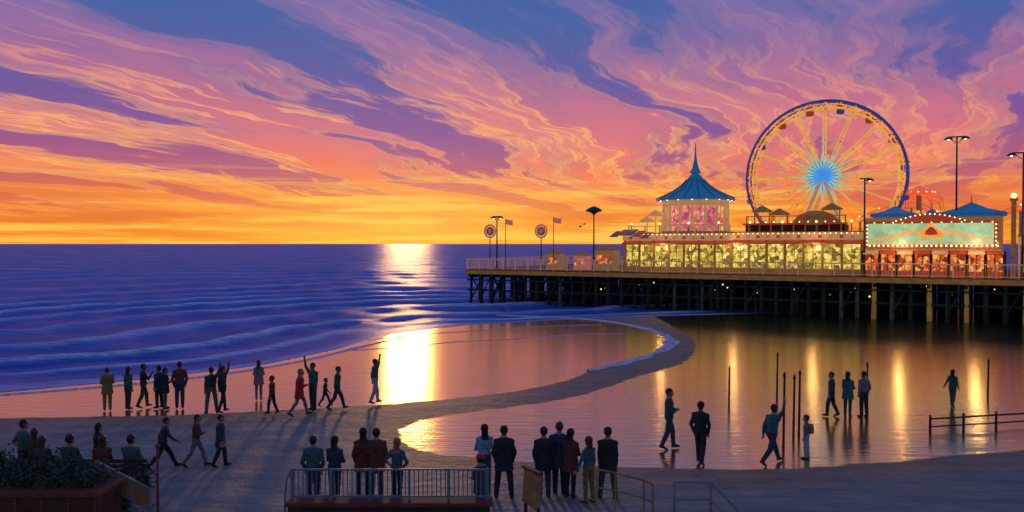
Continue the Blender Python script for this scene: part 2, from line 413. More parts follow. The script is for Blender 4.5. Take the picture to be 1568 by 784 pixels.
def rail(mb,p0,p1,z0,h=1.1,step=1.5,bal=.25,r=.05,mat=0):
    p0=Vector(p0);p1=Vector(p1);L=(p1-p0).length;n=max(1,int(L/step))
    for i in range(n+1):
        p=p0.lerp(p1,i/n); mb.box((p.x,p.y,z0+h/2+.03),(.11,.11,h+.06),mat)
    for hh,rr in ((h,r),(h*.12,r*.6)): mb.tube((p0.x,p0.y,z0+hh),(p1.x,p1.y,z0+hh),rr,rr,6,mat)
    n=int(L/bal)
    for i in range(n):
        p=p0.lerp(p1,(i+.5)/n); mb.tube((p.x,p.y,z0+h*.12),(p.x,p.y,z0+h),r*.35,r*.35,4,mat)
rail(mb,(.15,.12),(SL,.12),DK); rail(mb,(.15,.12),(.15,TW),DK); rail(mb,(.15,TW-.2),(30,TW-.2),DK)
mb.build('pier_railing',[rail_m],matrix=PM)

# ------------------------------------------------------------------ lit materials
def shop_glass(name,cols,strength,sx=1.2):
    m,t,out=new_mat(name); tc=t.new('ShaderNodeTexCoord'); mp=t.new('ShaderNodeMapping'); mp.inputs['Scale'].default_value=(sx,1,1.1); t.l.new(tc.outputs['Object'],mp.inputs[0])
    vo=t.new('ShaderNodeTexVoronoi'); vo.inputs['Scale'].default_value=2.6; t.l.new(mp.outputs[0],vo.inputs[0])
    sp=t.new('ShaderNodeSeparateColor'); t.l.new(vo.outputs['Color'],sp.inputs[0])
    n=t.noise(mp.outputs[0],5.,4,.7)
    f=t.math('ADD',t.math('MULTIPLY',sp.outputs[0],.45),t.math('MULTIPLY',n,.62))
    c=t.ramp(f,cols)
    p=t.new('ShaderNodeBsdfPrincipled'); p.inputs['Base Color'].default_value=(.05,.04,.03,1); p.inputs['Roughness'].default_value=.15
    t.put(p.inputs['Emission Color'],c); p.inputs['Emission Strength'].default_value=strength
    t.l.new(p.outputs[0],out.inputs[0]); return m
glass_y=shop_glass('lit_shop_window',[(.25,lin(46,50,22)),(.42,lin(125,110,40)),(.57,lin(205,170,62)),(.7,lin(245,215,100)),(.85,lin(255,240,180))],1.05)
glass_o=shop_glass('lit_arcade_window',[(.25,lin(60,20,12)),(.42,lin(140,48,24)),(.58,lin(220,100,40)),(.75,lin(250,170,72)),(.9,lin(255,225,150))],1.1)
glass_p=shop_glass('lit_carousel',[(.2,lin(120,52,100)),(.45,lin(195,80,105)),(.65,lin(235,130,115)),(.85,lin(255,195,140))],.95)
bulb=M('bulb',(1,.8,.5),.3,.05,emit=3.2,ecol=(1,.62,.24,1),bump=0)
white=M('white_paint',(.50,.40,.34),.5,.15)
cream=M('cream_wall',(.50,.30,.17),.6,.2,emit=.14,ecol=(1,.5,.2,1))  # lamp light on walls and trim put into these materials as emission
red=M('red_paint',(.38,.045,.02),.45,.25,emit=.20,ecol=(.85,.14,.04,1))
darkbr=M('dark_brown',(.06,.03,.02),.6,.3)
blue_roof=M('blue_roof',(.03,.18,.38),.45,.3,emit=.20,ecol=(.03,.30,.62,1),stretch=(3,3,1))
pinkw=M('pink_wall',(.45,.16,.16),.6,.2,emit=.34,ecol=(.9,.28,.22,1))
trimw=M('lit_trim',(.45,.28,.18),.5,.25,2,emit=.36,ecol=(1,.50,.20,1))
marq=M('marquee_panel',(.10,.16,.10),.4,.45,1.0,emit=.74,ecol=(.58,.86,.46,1),bump=0)
orange=M('orange_neon',(.3,.08,.02),.4,.1,emit=1.0,ecol=(1,.30,.05,1),bump=0)
cyan=M('cyan_neon',(.02,.1,.2),.4,.25,2,emit=.9,ecol=(.06,.34,.85,1),bump=0)
yel=M('yellow_lights',(.25,.12,.02),.4,.35,1.2,emit=.85,ecol=(.95,.45,.07,1),bump=0)
mint=M('mint_lights',(.15,.2,.15),.4,.35,1.5,emit=.62,ecol=(.68,.82,.50,1),bump=0)
blue_steel=M('blue_steel',(.03,.09,.25),.4,.3,1,emit=.16,ecol=(.05,.18,.8,1))
redneon=M('red_neon',(.4,.05,.02),.4,.2,1,emit=.75,ecol=(1,.14,.04,1),bump=0)
metal_d=M('dark_metal',(.035,.05,.055),.4,.3)

def shopfront(mb,s0,s1,t0,t1,z0,z1,bay,gl,wall,trim,roof,bul):
    mb.box(((s0+s1)/2,(t0+t1)/2+.15,(z0+z1)/2),(s1-s0-.3,t1-t0-.3,z1-z0-.02),wall)
    n=round((s1-s0)/bay); b=(s1-s0)/n
    zs=z0+.55; zt=z1-1.0
    for i in range(n):
        c=s0+(i+.5)*b
        mb.box((c,t0+.1,(zs+zt)/2),(b-.2,.12,zt-zs),gl)
        mb.box((c,t0+.02,(zs+zt)/2),(.05,.08,zt-zs),trim); mb.box((c,t0+.025,zs+(zt-zs)*.68),(b-.22,.06,.05),trim)
    for i in range(n+1):
        mb.box((s0+i*b,t0-.02,(z0+z1)/2-.1),(.20,.26,z1-z0-.5),trim)
    mb.box(((s0+s1)/2,t0+.03,z0+.26),(s1-s0+.05,.22,.5),trim)
    mb.box(((s0+s1)/2,t0-.25,z1-.82),(s1-s0+.3,.9,.12),roof,rx=.25)
    mb.box(((s0+s1)/2,t0+.0,z1-.27),(s1-s0+.4,.5,.66),9)
    mb.box(((s0+s1)/2,t0-.02,z1+.10),(s1-s0+.6,.7,.09),trim)
    k=int((s1-s0)/.45)
    for i in range(k):
        mb.sphere((s0+(i+.5)*.45,t0-.30,z1-.02),.05,bul,6,4)
        if i%2: mb.box((s0+(i+.5)*.45,t0-.26,z1-.32),(.3,.02,.26),roof if i%4==1 else 6)
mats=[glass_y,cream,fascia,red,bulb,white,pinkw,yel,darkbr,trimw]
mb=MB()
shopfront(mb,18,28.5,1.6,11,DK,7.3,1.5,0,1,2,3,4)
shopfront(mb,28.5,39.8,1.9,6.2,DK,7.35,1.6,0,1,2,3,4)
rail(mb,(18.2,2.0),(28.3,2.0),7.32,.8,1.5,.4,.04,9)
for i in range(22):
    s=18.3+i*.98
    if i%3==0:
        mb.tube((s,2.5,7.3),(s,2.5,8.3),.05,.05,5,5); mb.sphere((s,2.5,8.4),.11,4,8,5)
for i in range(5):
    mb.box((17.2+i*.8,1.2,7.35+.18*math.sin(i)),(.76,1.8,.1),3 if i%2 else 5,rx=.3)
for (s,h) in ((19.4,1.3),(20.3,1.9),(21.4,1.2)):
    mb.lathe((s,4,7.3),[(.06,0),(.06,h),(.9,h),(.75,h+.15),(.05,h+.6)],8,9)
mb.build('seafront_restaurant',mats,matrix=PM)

mb=MB()
for s,wd,h,mi in ((9,1.6,1.7,0),(12.2,1.4,1.5,1),(15,2.2,2.1,0)):
    mb.box((s,4,DK+h/2),(wd,1.6,h),mi); mb.box((s,3.17,DK+h*.55),(wd*.75,.08,h*.4),2)
    mb.lathe((s,4,DK+h),[(wd*.72,0),(wd*.7,.08),(.05,.5)],4,3,a0=math.pi/4)
mb.build('pier_kiosk',[cream,pinkw,glass_o,fascia],matrix=PM)

# carousel pavilion
mb=MB(); C=(23.8,6.0,7.32)
K=.9
mb.lathe(C,[(4.05*K,0),(4.05*K,.3),(3.9*K,.32)],16,0)
mb.lathe((C[0],C[1],C[2]+.3),[(2.7*K,0),(2.7*K,3.2)],16,1)
for i in range(16):
    a_=2*math.pi*(i+.5)/16; rr=3.55*K; cx=C[0]+rr*math.cos(a_); cy=C[1]+rr*math.sin(a_)
    mb.tube((cx,cy,C[2]+.3),(cx,cy,C[2]+3.4),.15,.13,8,8)
    a2=2*math.pi*(i+1.5)/16; dx=C[0]+rr*math.cos(a2); dy=C[1]+rr*math.sin(a2)
    mb.tube((cx,cy,C[2]+.95),(dx,dy,C[2]+.95),.05,.05,5,2)
    mb.box(((cx+dx)/2,(cy+dy)/2,C[2]+3.15),(1.28,.14,.65),8,rz=math.atan2(dy-cy,dx-cx))
    mb.sphere((C[0]+3.95*K*math.cos(a_),C[1]+3.95*K*math.sin(a_),C[2]+3.42),.085,4,6,4)
mb.lathe((C[0],C[1],C[2]+3.4),[(3.7*K,0),(4.35*K,.02),(4.38*K,.2),(3.5*K,.55),(2.5*K,1.0),(1.6*K,1.55),(.95*K,2.15),(.6*K,2.6)],16,5)
mb.lathe((C[0],C[1],C[2]+5.98),[(.42,0),(.42,.25),(.6,.27),(.36,.7),(.2,1.3),(.1,2.0),(.04,3.3)],12,5)
for i in range(16):
    a_=2*math.pi*i/16; pr=[(4.4*K,.22),(3.52*K,.58),(2.52*K,1.03),(1.62*K,1.58),(.97*K,2.18)]
    mb.path([(C[0]+r*math.cos(a_),C[1]+r*math.sin(a_),C[2]+3.4+h) for r,h in pr],.035,4,6)
for i in range(9):
    a_=2*math.pi*i/9+.2; cx=C[0]+2.8*math.cos(a_); cy=C[1]+2.8*math.sin(a_)
    mb.tube((cx,cy,C[2]+.3),(cx,cy,C[2]+3.2),.03,.03,5,7)
    mb.sphere((cx,cy,C[2]+1.3),(.36,.17,.2),2,8,5); mb.tube((cx+.25,cy,C[2]+1.35),(cx+.42,cy,C[2]+1.75),.1,.07,6,2,True)
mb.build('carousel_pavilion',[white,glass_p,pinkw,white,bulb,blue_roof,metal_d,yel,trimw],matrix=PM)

# ------------------------------------------------------------------ ferris wheel
fw=empty('ferris_wheel',PM)
FC=Vector((35.75,8.6,12.85)); R=7.25
def ringpts(r,tt,n=64): return [(FC.x+r*math.cos(2*math.pi*i/n),FC.y+tt,FC.z+r*math.sin(2*math.pi*i/n)) for i in range(n)]
mb=MB()
for tt in (-.75,.75):
    mb.path(ringpts(R,tt),.13,6,0,True); mb.path(ringpts(R-.62,tt),.10,6,1,True); mb.path(ringpts(R-.28,tt),.05,5,3,True)
    N=32
    for i in range(N):
        a0=2*math.pi*i/N; a1=2*math.pi*(i+.5)/N; a2=2*math.pi*(i+1)/N
        P=lambda r,a_: (FC.x+r*math.cos(a_),FC.y+tt,FC.z+r*math.sin(a_))
        mb.tube(P(R,a0),P(R-.62,a1),.05,.05,4,2 if i%2 else 0); mb.tube(P(R-.62,a1),P(R,a2),.05,.05,4,3)
for i in range(16):
    a_=2*math.pi*i/16
    for r in (R,R-.62,R*.5):
        mb.tube((FC.x+r*math.cos(a_),FC.y-.75*(1 if r>5 else .75),FC.z+r*math.sin(a_)),(FC.x+r*math.cos(a_),FC.y+.75*(1 if r>5 else .75),FC.z+r*math.sin(a_)),.05,.05,5,0)
for i in range(80):
    a_=2*math.pi*i/80
    mb.sphere((FC.x+(R-.3)*math.cos(a_),FC.y-.82,FC.z+(R-.3)*math.sin(a_)),.08,(1,2,3)[i%3],6,4)
mb.build('rim',[blue_steel,yel,redneon,orange],parent=fw)
mb=MB()
for i in range(16):
    a_=2*math.pi*i/16; ca,sn=math.cos(a_),math.sin(a_)
    for sg in (-1,1):
        mb.tube((FC.x+.4*ca,FC.y+sg*.95,FC.z+.4*sn),(FC.x+(R-.6)*ca,FC.y+sg*.75,FC.z+(R-.6)*sn),.10,.08,6,0)
    a2=a_+2*math.pi/32
    mb.tube((FC.x+.4*math.cos(a2),FC.y,FC.z+.4*math.sin(a2)),(FC.x+(R-.6)*math.cos(a2),FC.y,FC.z+(R-.6)*math.sin(a2)),.025,.025,4,1)
mb.build('spokes',[yel,redneon],parent=fw)
mb=MB()
mb.tube((FC.x,FC.y-1.5,FC.z),(FC.x,FC.y+1.5,FC.z),.45,.45,16,2)
for i in range(24):
    a_=2*math.pi*i/24; ln=2.7 if i%2==0 else 2.0; ca,sn=math.cos(a_),math.sin(a_); px_,pz_=-sn,ca
    f=FC+Vector((0,-1.15,0))
    q=[(f.x+.5*ca+.09*px_,f.y,f.z+.5*sn+.09*pz_),(f.x+ln*.6*ca+.2*px_,f.y,f.z+ln*.6*sn+.2*pz_),(f.x+ln*ca,f.y,f.z+ln*sn),(f.x+ln*.6*ca-.2*px_,f.y,f.z+ln*.6*sn-.2*pz_),(f.x+.5*ca-.09*px_,f.y,f.z+.5*sn-.09*pz_)]
    q2=[(a__,b__+.08,c__) for a__,b__,c__ in q]
    mb.add(q+q2,[(0,1,2,3,4),(9,8,7,6,5)]+[(k,(k+1)%5+0,(k+1)%5+5,k+5) for k in range(5)],0)
    mb.tube((f.x+.2*ca,f.y-.15,f.z+.2*sn),(f.x+1.45*ca,f.y-.12,f.z+1.45*sn),.13,.05,6,1)
    mb.sphere((f.x+ln*ca,f.y-.02,f.z+ln*sn),.1,0,6,4)
mb.sphere((FC.x,FC.y-1.5,FC.z),(.55,.3,.55),1,12,8)
mb.build('hub',[mint,cyan,metal_d],parent=fw)
mb=MB()
for i in range(16):
    a_=2*math.pi*(i+.5)/16; cx=FC.x+(R-.1)*math.cos(a_); cz=FC.z+(R-.1)*math.sin(a_)
    mb.tube((cx,FC.y-.7,cz),(cx,FC.y+.7,cz),.04,.04,5,2)
    mb.lathe((cx,FC.y,cz-1.05),[(.18,0),(.36,.08),(.4,.4),(.38,.45)],10,0 if i%3 else 3,True)
    mb.lathe((cx,FC.y,cz-.30),[(.44,0),(.42,.06),(.05,.26)],10,1,True)
    for k in range(4):
        b_=math.pi/4+k*math.pi/2; mb.tube((cx+.35*math.cos(b_),FC.y+.35*math.sin(b_),cz-.7),(cx+.35*math.cos(b_),FC.y+.35*math.sin(b_),cz-.28),.02,.02,4,2)
mb.build('gondolas',[red,fascia,metal_d,blue_steel],parent=fw)
mb=MB()
for sg in (-1,1):
    for dx in (-3.4,3.4):
        mb.tube((FC.x,FC.y+sg*1.4,FC.z),(FC.x+dx,FC.y+sg*2.2,DK),.14,.22,8,0)
    mb.tube((FC.x-2,FC.y+sg*1.85,DK+(FC.z-DK)*.44),(FC.x+2,FC.y+sg*1.85,DK+(FC.z-DK)*.44),.1,.1,6,0)
mb.build('support_legs',[trimw],parent=fw)
mb=MB()
mb.box((33.9,4.4,7.75),(8.8,2.6,.8),0); mb.box((33.9,3.0,8.22),(9.2,.3,.16),1)
for i in range(9): mb.box((29.8+i*1.02,3.07,7.75),(.12,.1,.8),1)
for i in range(12): mb.sphere((29.9+i*.75,2.95,8.4),.06,2,6,4)
for s,h in ((30.8,1.3),(32.4,1.),(37,1.4)):
    for q_ in (-.7,.7): mb.tube((s+q_,4.2,8.1),(s+q_,4.2,8.1+h),.06,.06,5,1)
    mb.lathe((s,4.2,8.1+h),[(1.0,0),(.95,.1),(.1,.6)],6,3)
mb.lathe((FC.x-.2,4.9,8.1),[(2.0,0),(2.0,.5),(1.5,1.0),(.6,1.35)],12,3)
rail(mb,(29.6,3.2),(38.3,3.2),8.15,.8,1.2,.3,.04,1)
mb.build('boarding_station',[darkbr,red,bulb,fascia],parent=fw)
for ch in fw.children: ch.matrix_parent_inverse=Matrix.Identity(4); ch.matrix_basis=Matrix.Identity(4)

# ------------------------------------------------------------------ arcade building
mats=[marq,red,glass_o,cream,bulb,orange,blue_roof,white,darkbr,trimw,yel]
mb=MB()
s0,s1=40.0,50.4; tt=.75
mb.box(((s0+s1)/2,tt+4.2,(DK+8.6)/2),(s1-s0-.2,7.6,8.6-DK-.02),3)
n=8;b_=(s1-s0)/n
for i in range(n):
    c=s0+(i+.5)*b_
    mb.box((c,tt+.3,DK+1.05),(b_-.25,.12,1.7),2); mb.box((c,tt+.2,DK+.3),(b_-.25,.14,.45),1)
    mb.box((c,tt+.2,DK+1.3),(.06,.08,1.5),8)
    mb.box((c,tt-.15,DK+2.06),(b_-.1,.8,.08),1 if i%2 else 9,rx=.35)
for i in range(n+1): mb.box((s0+i*b_,tt+.15,DK+1.1),(.22,.3,2.2),8)
mb.box(((s0+s1)/2-.2,tt+.1,DK+3.55),(s1-s0-.5,.4,2.25),1)
mb.box(((s0+s1)/2-.2,tt-.14,DK+3.6),(s1-s0-1.1,.08,1.75),0)
ce=(s0+s1)/2-.1
for k in range(-7,8):
    hh=.55*math.cos(k/7*math.pi/2)
    mb.box((ce+k*.36,tt+.1,DK+4.68+hh/2),(.355,.38,hh+.02),1)
    mb.sphere((ce+k*.36,tt-.16,DK+4.7+hh),.055,4,6,4)
# painted mountain range and crest on the marquee
for sg in (-1,1):
    pts=[(ce+sg*(4.3-i*.28),tt-.2,DK+3.15+.95*(i/13)**1.5+.09*math.sin(i*2.3)) for i in range(13)]
    mb.path(pts,.07,5,5); mb.path([(p[0],p[1],p[2]-.18) for p in pts[3:]],.05,5,10)
mb.lathe((ce+.1,tt-.22,DK+3.7),[(.0,-.45),(.9,-.42),(1.0,-.1),(.55,.3),(.2,.62),(.05,.75)],12,5,True,sy=.08)
mb.lathe((ce+.1,tt-.30,DK+3.75),[(.0,-.25),(.5,-.2),(.4,.1),(.1,.4)],10,1,True,sy=.08)
for i in range(27):
    mb.sphere((s0+.55+i*.36,tt-.24,DK+2.62),.085,4,6,4)
    mb.box((s0+.55+i*.36,tt-.20,DK+2.86),(.2,.03,.16),10)
    if i%2: mb.sphere((s0+.55+i*.36,tt-.24,DK+4.55),.05,4,6,4)
for zz in range(6): mb.sphere((s0+.35,tt-.2,DK+2.7+zz*.33),.06,4,6,4); mb.sphere((s1-.6,tt-.2,DK+2.7+zz*.33),.06,4,6,4)
def tent(c,sx,sy,h,mat,tiers=1):
    a0,b0=sx/2,sy/2
    vs=[(c[0]-a0,c[1]-b0,c[2]),(c[0]+a0,c[1]-b0,c[2]),(c[0]+a0,c[1]+b0,c[2]),(c[0]-a0,c[1]+b0,c[2])]
    m1=[(c[0]-a0*.45,c[1]-b0*.45,c[2]+h*.4),(c[0]+a0*.45,c[1]-b0*.45,c[2]+h*.4),(c[0]+a0*.45,c[1]+b0*.45,c[2]+h*.4),(c[0]-a0*.45,c[1]+b0*.45,c[2]+h*.4)]
    lo=[(p[0],p[1],p[2]-.25) for p in vs]
    mb.add(lo+vs+m1+[(c[0],c[1],c[2]+h)],[(0,1,5,4),(1,2,6,5),(2,3,7,6),(3,0,4,7),(4,5,9,8),(5,6,10,9),(6,7,11,10),(7,4,8,11),(8,9,12),(9,10,12),(10,11,12),(11,8,12),(3,2,1,0)],mat)
    mb.tube((c[0],c[1],c[2]+h-.05),(c[0],c[1],c[2]+h+.5),.03,.03,5,8)
tent((42.3,3.5,8.95),3.6,4.2,.75,6); tent((48.1,3.6,8.95),5.0,4.6,.95,6); tent((45.1,5.5,8.8),2.2,3,.7,6)
for s in (40.7,43.9,46,50.2):
    mb.box((s,3,8.7),(.12,.12,.6),8)
mb.build('arcade_building',mats,matrix=PM)

mb=MB()
shopfront(mb,51.6,66,1.4,9,DK,6.9,1.8,0,1,2,3,4)
mb.box((57,5,8.2),(9,5,2.4),1)
for i in range(6): mb.box((53.2+i*1.5,2.47,8.2),(.9,.1,1.3),0)
mb.box((57,5,9.5),(9.6,5.6,.2),3)
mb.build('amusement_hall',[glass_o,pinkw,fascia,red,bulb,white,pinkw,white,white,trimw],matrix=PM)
mb=MB()
mb.box((51.0,.9,DK+3.1),(.34,.34,6.2),0); mb.box((51.0,.9,DK+6.3),(.55,.55,.2),1); mb.sphere((51,.9,DK+6.6),.22,2,8,6)
mb.build('gate_post',[fascia,red,bulb],matrix=PM)

# ------------------------------------------------------------------ roller coaster
mb=MB()
tr=[]
for i in range(61):
    a_=i/60; s=38.5+a_*34; z_=9.0+.9*math.sin(a_*19)+1.2*math.exp(-((s-44.3)/2.2)**2); tr.append((s,13+1.5*math.sin(a_*7),z_))
for o in (-.4,.4): mb.path([(p[0],p[1]+o,p[2]) for p in tr],.09,6,0)
mb.path([(p[0],p[1],p[2]-.4) for p in tr],.12,6,0)
for i,p in enumerate(tr):
    mb.tube((p[0],p[1]-.4,p[2]),(p[0],p[1]+.4,p[2]),.05,.05,4,1)
    if i%4==0: mb.tube((p[0],p[1],p[2]-.4),(p[0],p[1],DK),.12,.16,6,2)
    if i%3==0: mb.sphere((p[0],p[1]-.5,p[2]+.1),.07,3,6,4)
mb.build('roller_coaster',[redneon,white,white,bulb],matrix=PM)
mb=MB(); c=(43.9,9.5)
mb.tube((c[0],c[1],DK),(c[0],c[1],11.2),.35,.22,10,1)
for i in range(12):
    a_=2*math.pi*i/12
    mb.tube((c[0],c[1],11.1),(c[0]+1.9*math.cos(a_),c[1]+1.9*math.sin(a_),10.6+.5*math.sin(i)),.12,.09,5,0)
    mb.tube((c[0]+1.9*math.cos(a_),c[1]+1.9*math.sin(a_),10.6+.5*math.sin(i)),(c[0]+2.1*math.cos(a_),c[1]+2.1*math.sin(a_),9.4),.03,.03,4,1)
    mb.box((c[0]+2.1*math.cos(a_),c[1]+2.1*math.sin(a_),9.25),(.35,.35,.3),2)
    mb.sphere((c[0]+1.3*math.cos(a_),c[1]+1.3*math.sin(a_),11.1),.10,3,6,4)
mb.lathe((c[0],c[1],10.9),[(1.5,0),(1.4,.2),(.1,.9)],12,0)
mb.build('swing_ride',[redneon,white,orange,bulb],matrix=PM)

# ------------------------------------------------------------------ lamps, signs, flags
def lamp(s,tt,top,heads,hw=.9,style=0):
    mb=MB(); mb.tube((0,0,0),(0,0,.5),.16,.13,8,0); mb.tube((0,0,.5),(0,0,top-DK),.09,.06,8,0)
    H=top-DK
    if style==0:
        mb.box((0,0,H-.05),(hw*2,.1,.1),0)
        for sg in ((-1,1) if heads==2 else (1,)):
            mb.lathe((sg*hw,0,H-.25),[(.05,.24),(.16,.2),(.34,.06),(.36,0)],8,0); mb.sphere((sg*hw,0,H-.25),.10,1,8,5)
            mb.tube((sg*hw*.95,0,H-.05),(sg*.1,0,H-.55),.03,.03,5,0)
    else:
        mb.lathe((0,0,H-.2),[(.1,-.3),(.45,-.1),(.85,0),(.85,.12),(.5,.35),(.12,.5)],10,0); mb.sphere((0,0,H-.45),.16,0,8,5)
    mb.build('street_lamp',[metal_d,bulb],matrix=PM@Matrix.Translation((s,tt,DK)))
lamp(3.3,1.2,9.4,2,.45); lamp(14.6,1.5,9.9,1,style=1); lamp(47.0,2.0+.0,15.3,2,.62); lamp(51.6,.6,13.6,2,.8)
lamp(40.15,.4,12.0,1,.4)
def round_sign(s,tt,zc,r):
    mb=MB(); mb.tube((0,0,0),(0,0,zc-DK-r),.07,.05,6,0)
    c=zc-DK; pts=[(r*math.cos(2*math.pi*i/24),0,c+r*math.sin(2*math.pi*i/24)) for i in range(24)]
    mb.path(pts,.1,6,1,True)
    mb.tube((0,-.05,c),(0,.05,c),r*.72,r*.72,20,2)
    for i in range(8):
        a_=math.pi*i/4; mb.tube((0,-.08,c),(r*math.cos(a_),-.08,c+r*math.sin(a_)),.04,.04,4,1)
    mb.build('round_sign',[metal_d,pinkw,white],matrix=PM@Matrix.Translation((s,tt,DK)))
round_sign(2.3,1.4,7.75,.68); round_sign(8.7,1.2,7.7,.66)
def flag(s,tt,top):
    mb=MB(); mb.tube((0,0,0),(0,0,top-DK),.05,.03,6,0)
    vs=[];n=8
    for i in range(n+1):
        for zz in (0,-.55): vs.append((i*.11,.08*math.sin(i*1.1),top-DK-.05+zz-.02*i))
    mb.add(vs,[(2*i,2*i+2,2*i+3,2*i+1) for i in range(n)],1,True)
    mb.build('flag_pole',[metal_d,pinkw],matrix=PM@Matrix.Translation((s,tt,DK)))
flag(4.2,1.5,9.1); flag(10.0,1.5,9.2)
gm=M('gull_feathers',(.05,.05,.06),.7,.2)
for (gx,gy,gz,sc) in ((7.2,85,8.2,1.),(8.1,90,8.6,.8)):
    mb=MB(); mb.sphere((0,0,0),(.28,.1,.1),0,8,6); mb.sphere((.3,0,.04),(.08,.06,.06),0,6,4)
    for sg in (-1,1): mb.add([(.1,0,.03),(-.12,0,.03),(-.05,sg*.4,.2),(.12,sg*.4,.2),(-.15,sg*.85,.08)],[(0,1,2,3),(3,2,4)],0)
    mb.add([(-.25,0,0),(-.5,-.1,0),(-.5,.1,0)],[(0,1,2)],0)
    mb.build('seagull',[gm],matrix=Matrix.Translation((gx,gy,gz))@Matrix.Rotation(1.2,4,'Z')@Matrix.Scale(sc,4))

# ------------------------------------------------------------------ people
def cm(name,c): return M(name,c,.8,.3,10,bump=.4)
CL={'navy':cm('cloth_navy',(.03,.07,.10)),'black':cm('cloth_black',(.022,.034,.036)),'green':cm('cloth_green',(.04,.11,.07)),
'red':cm('cloth_red',(.55,.03,.03)),'brown':cm('cloth_brown',(.17,.06,.035)),'ltblue':cm('cloth_light_blue',(.30,.50,.60)),'grey':cm('cloth_grey',(.24,.20,.22)),
'teal':cm('cloth_teal',(.05,.17,.17)),'tan':cm('cloth_tan',(.46,.28,.13)),'pink':cm('cloth_pink',(.45,.16,.18)),'olive':cm('cloth_olive',(.26,.20,.06)),'white':cm('cloth_white',(.6,.56,.55))}
SK=[M('skin_light',(.50,.26,.16),.5,.1,bump=0),M('skin_tan',(.28,.14,.08),.5,.1,bump=0)]
HR=[M('hair_dark',(.02,.014,.010),.5,.3,20),M('hair_brown',(.09,.04,.02),.5,.3,20),M('hair_fair',(.32,.19,.08),.5,.3,20)]
SH=M('shoe_leather',(.03,.025,.02),.5,.2); EYE=M('eye_dark',(.01,.01,.012),.1,.1,bump=0)
def loft(mb,rings,n=14):
    vs=[];fs=[]
    for (cx,cy,cz,rx,ry) in rings:
        for i in range(n):
            t_=2*math.pi*i/n; vs.append((cx+rx*math.cos(t_),cy+ry*math.sin(t_),cz))
    for k in range(len(rings)-1):
        for i in range(n):
            j=(i+1)%n; fs.append((k*n+i,k*n+j,(k+1)*n+j,(k+1)*n+i))
    fs.append(tuple(range(n-1,-1,-1))); L=(len(rings)-1)*n; fs.append(tuple(L+i for i in range(n)))
    mb.add(vs,fs)
def rad(d): return math.radians(d)
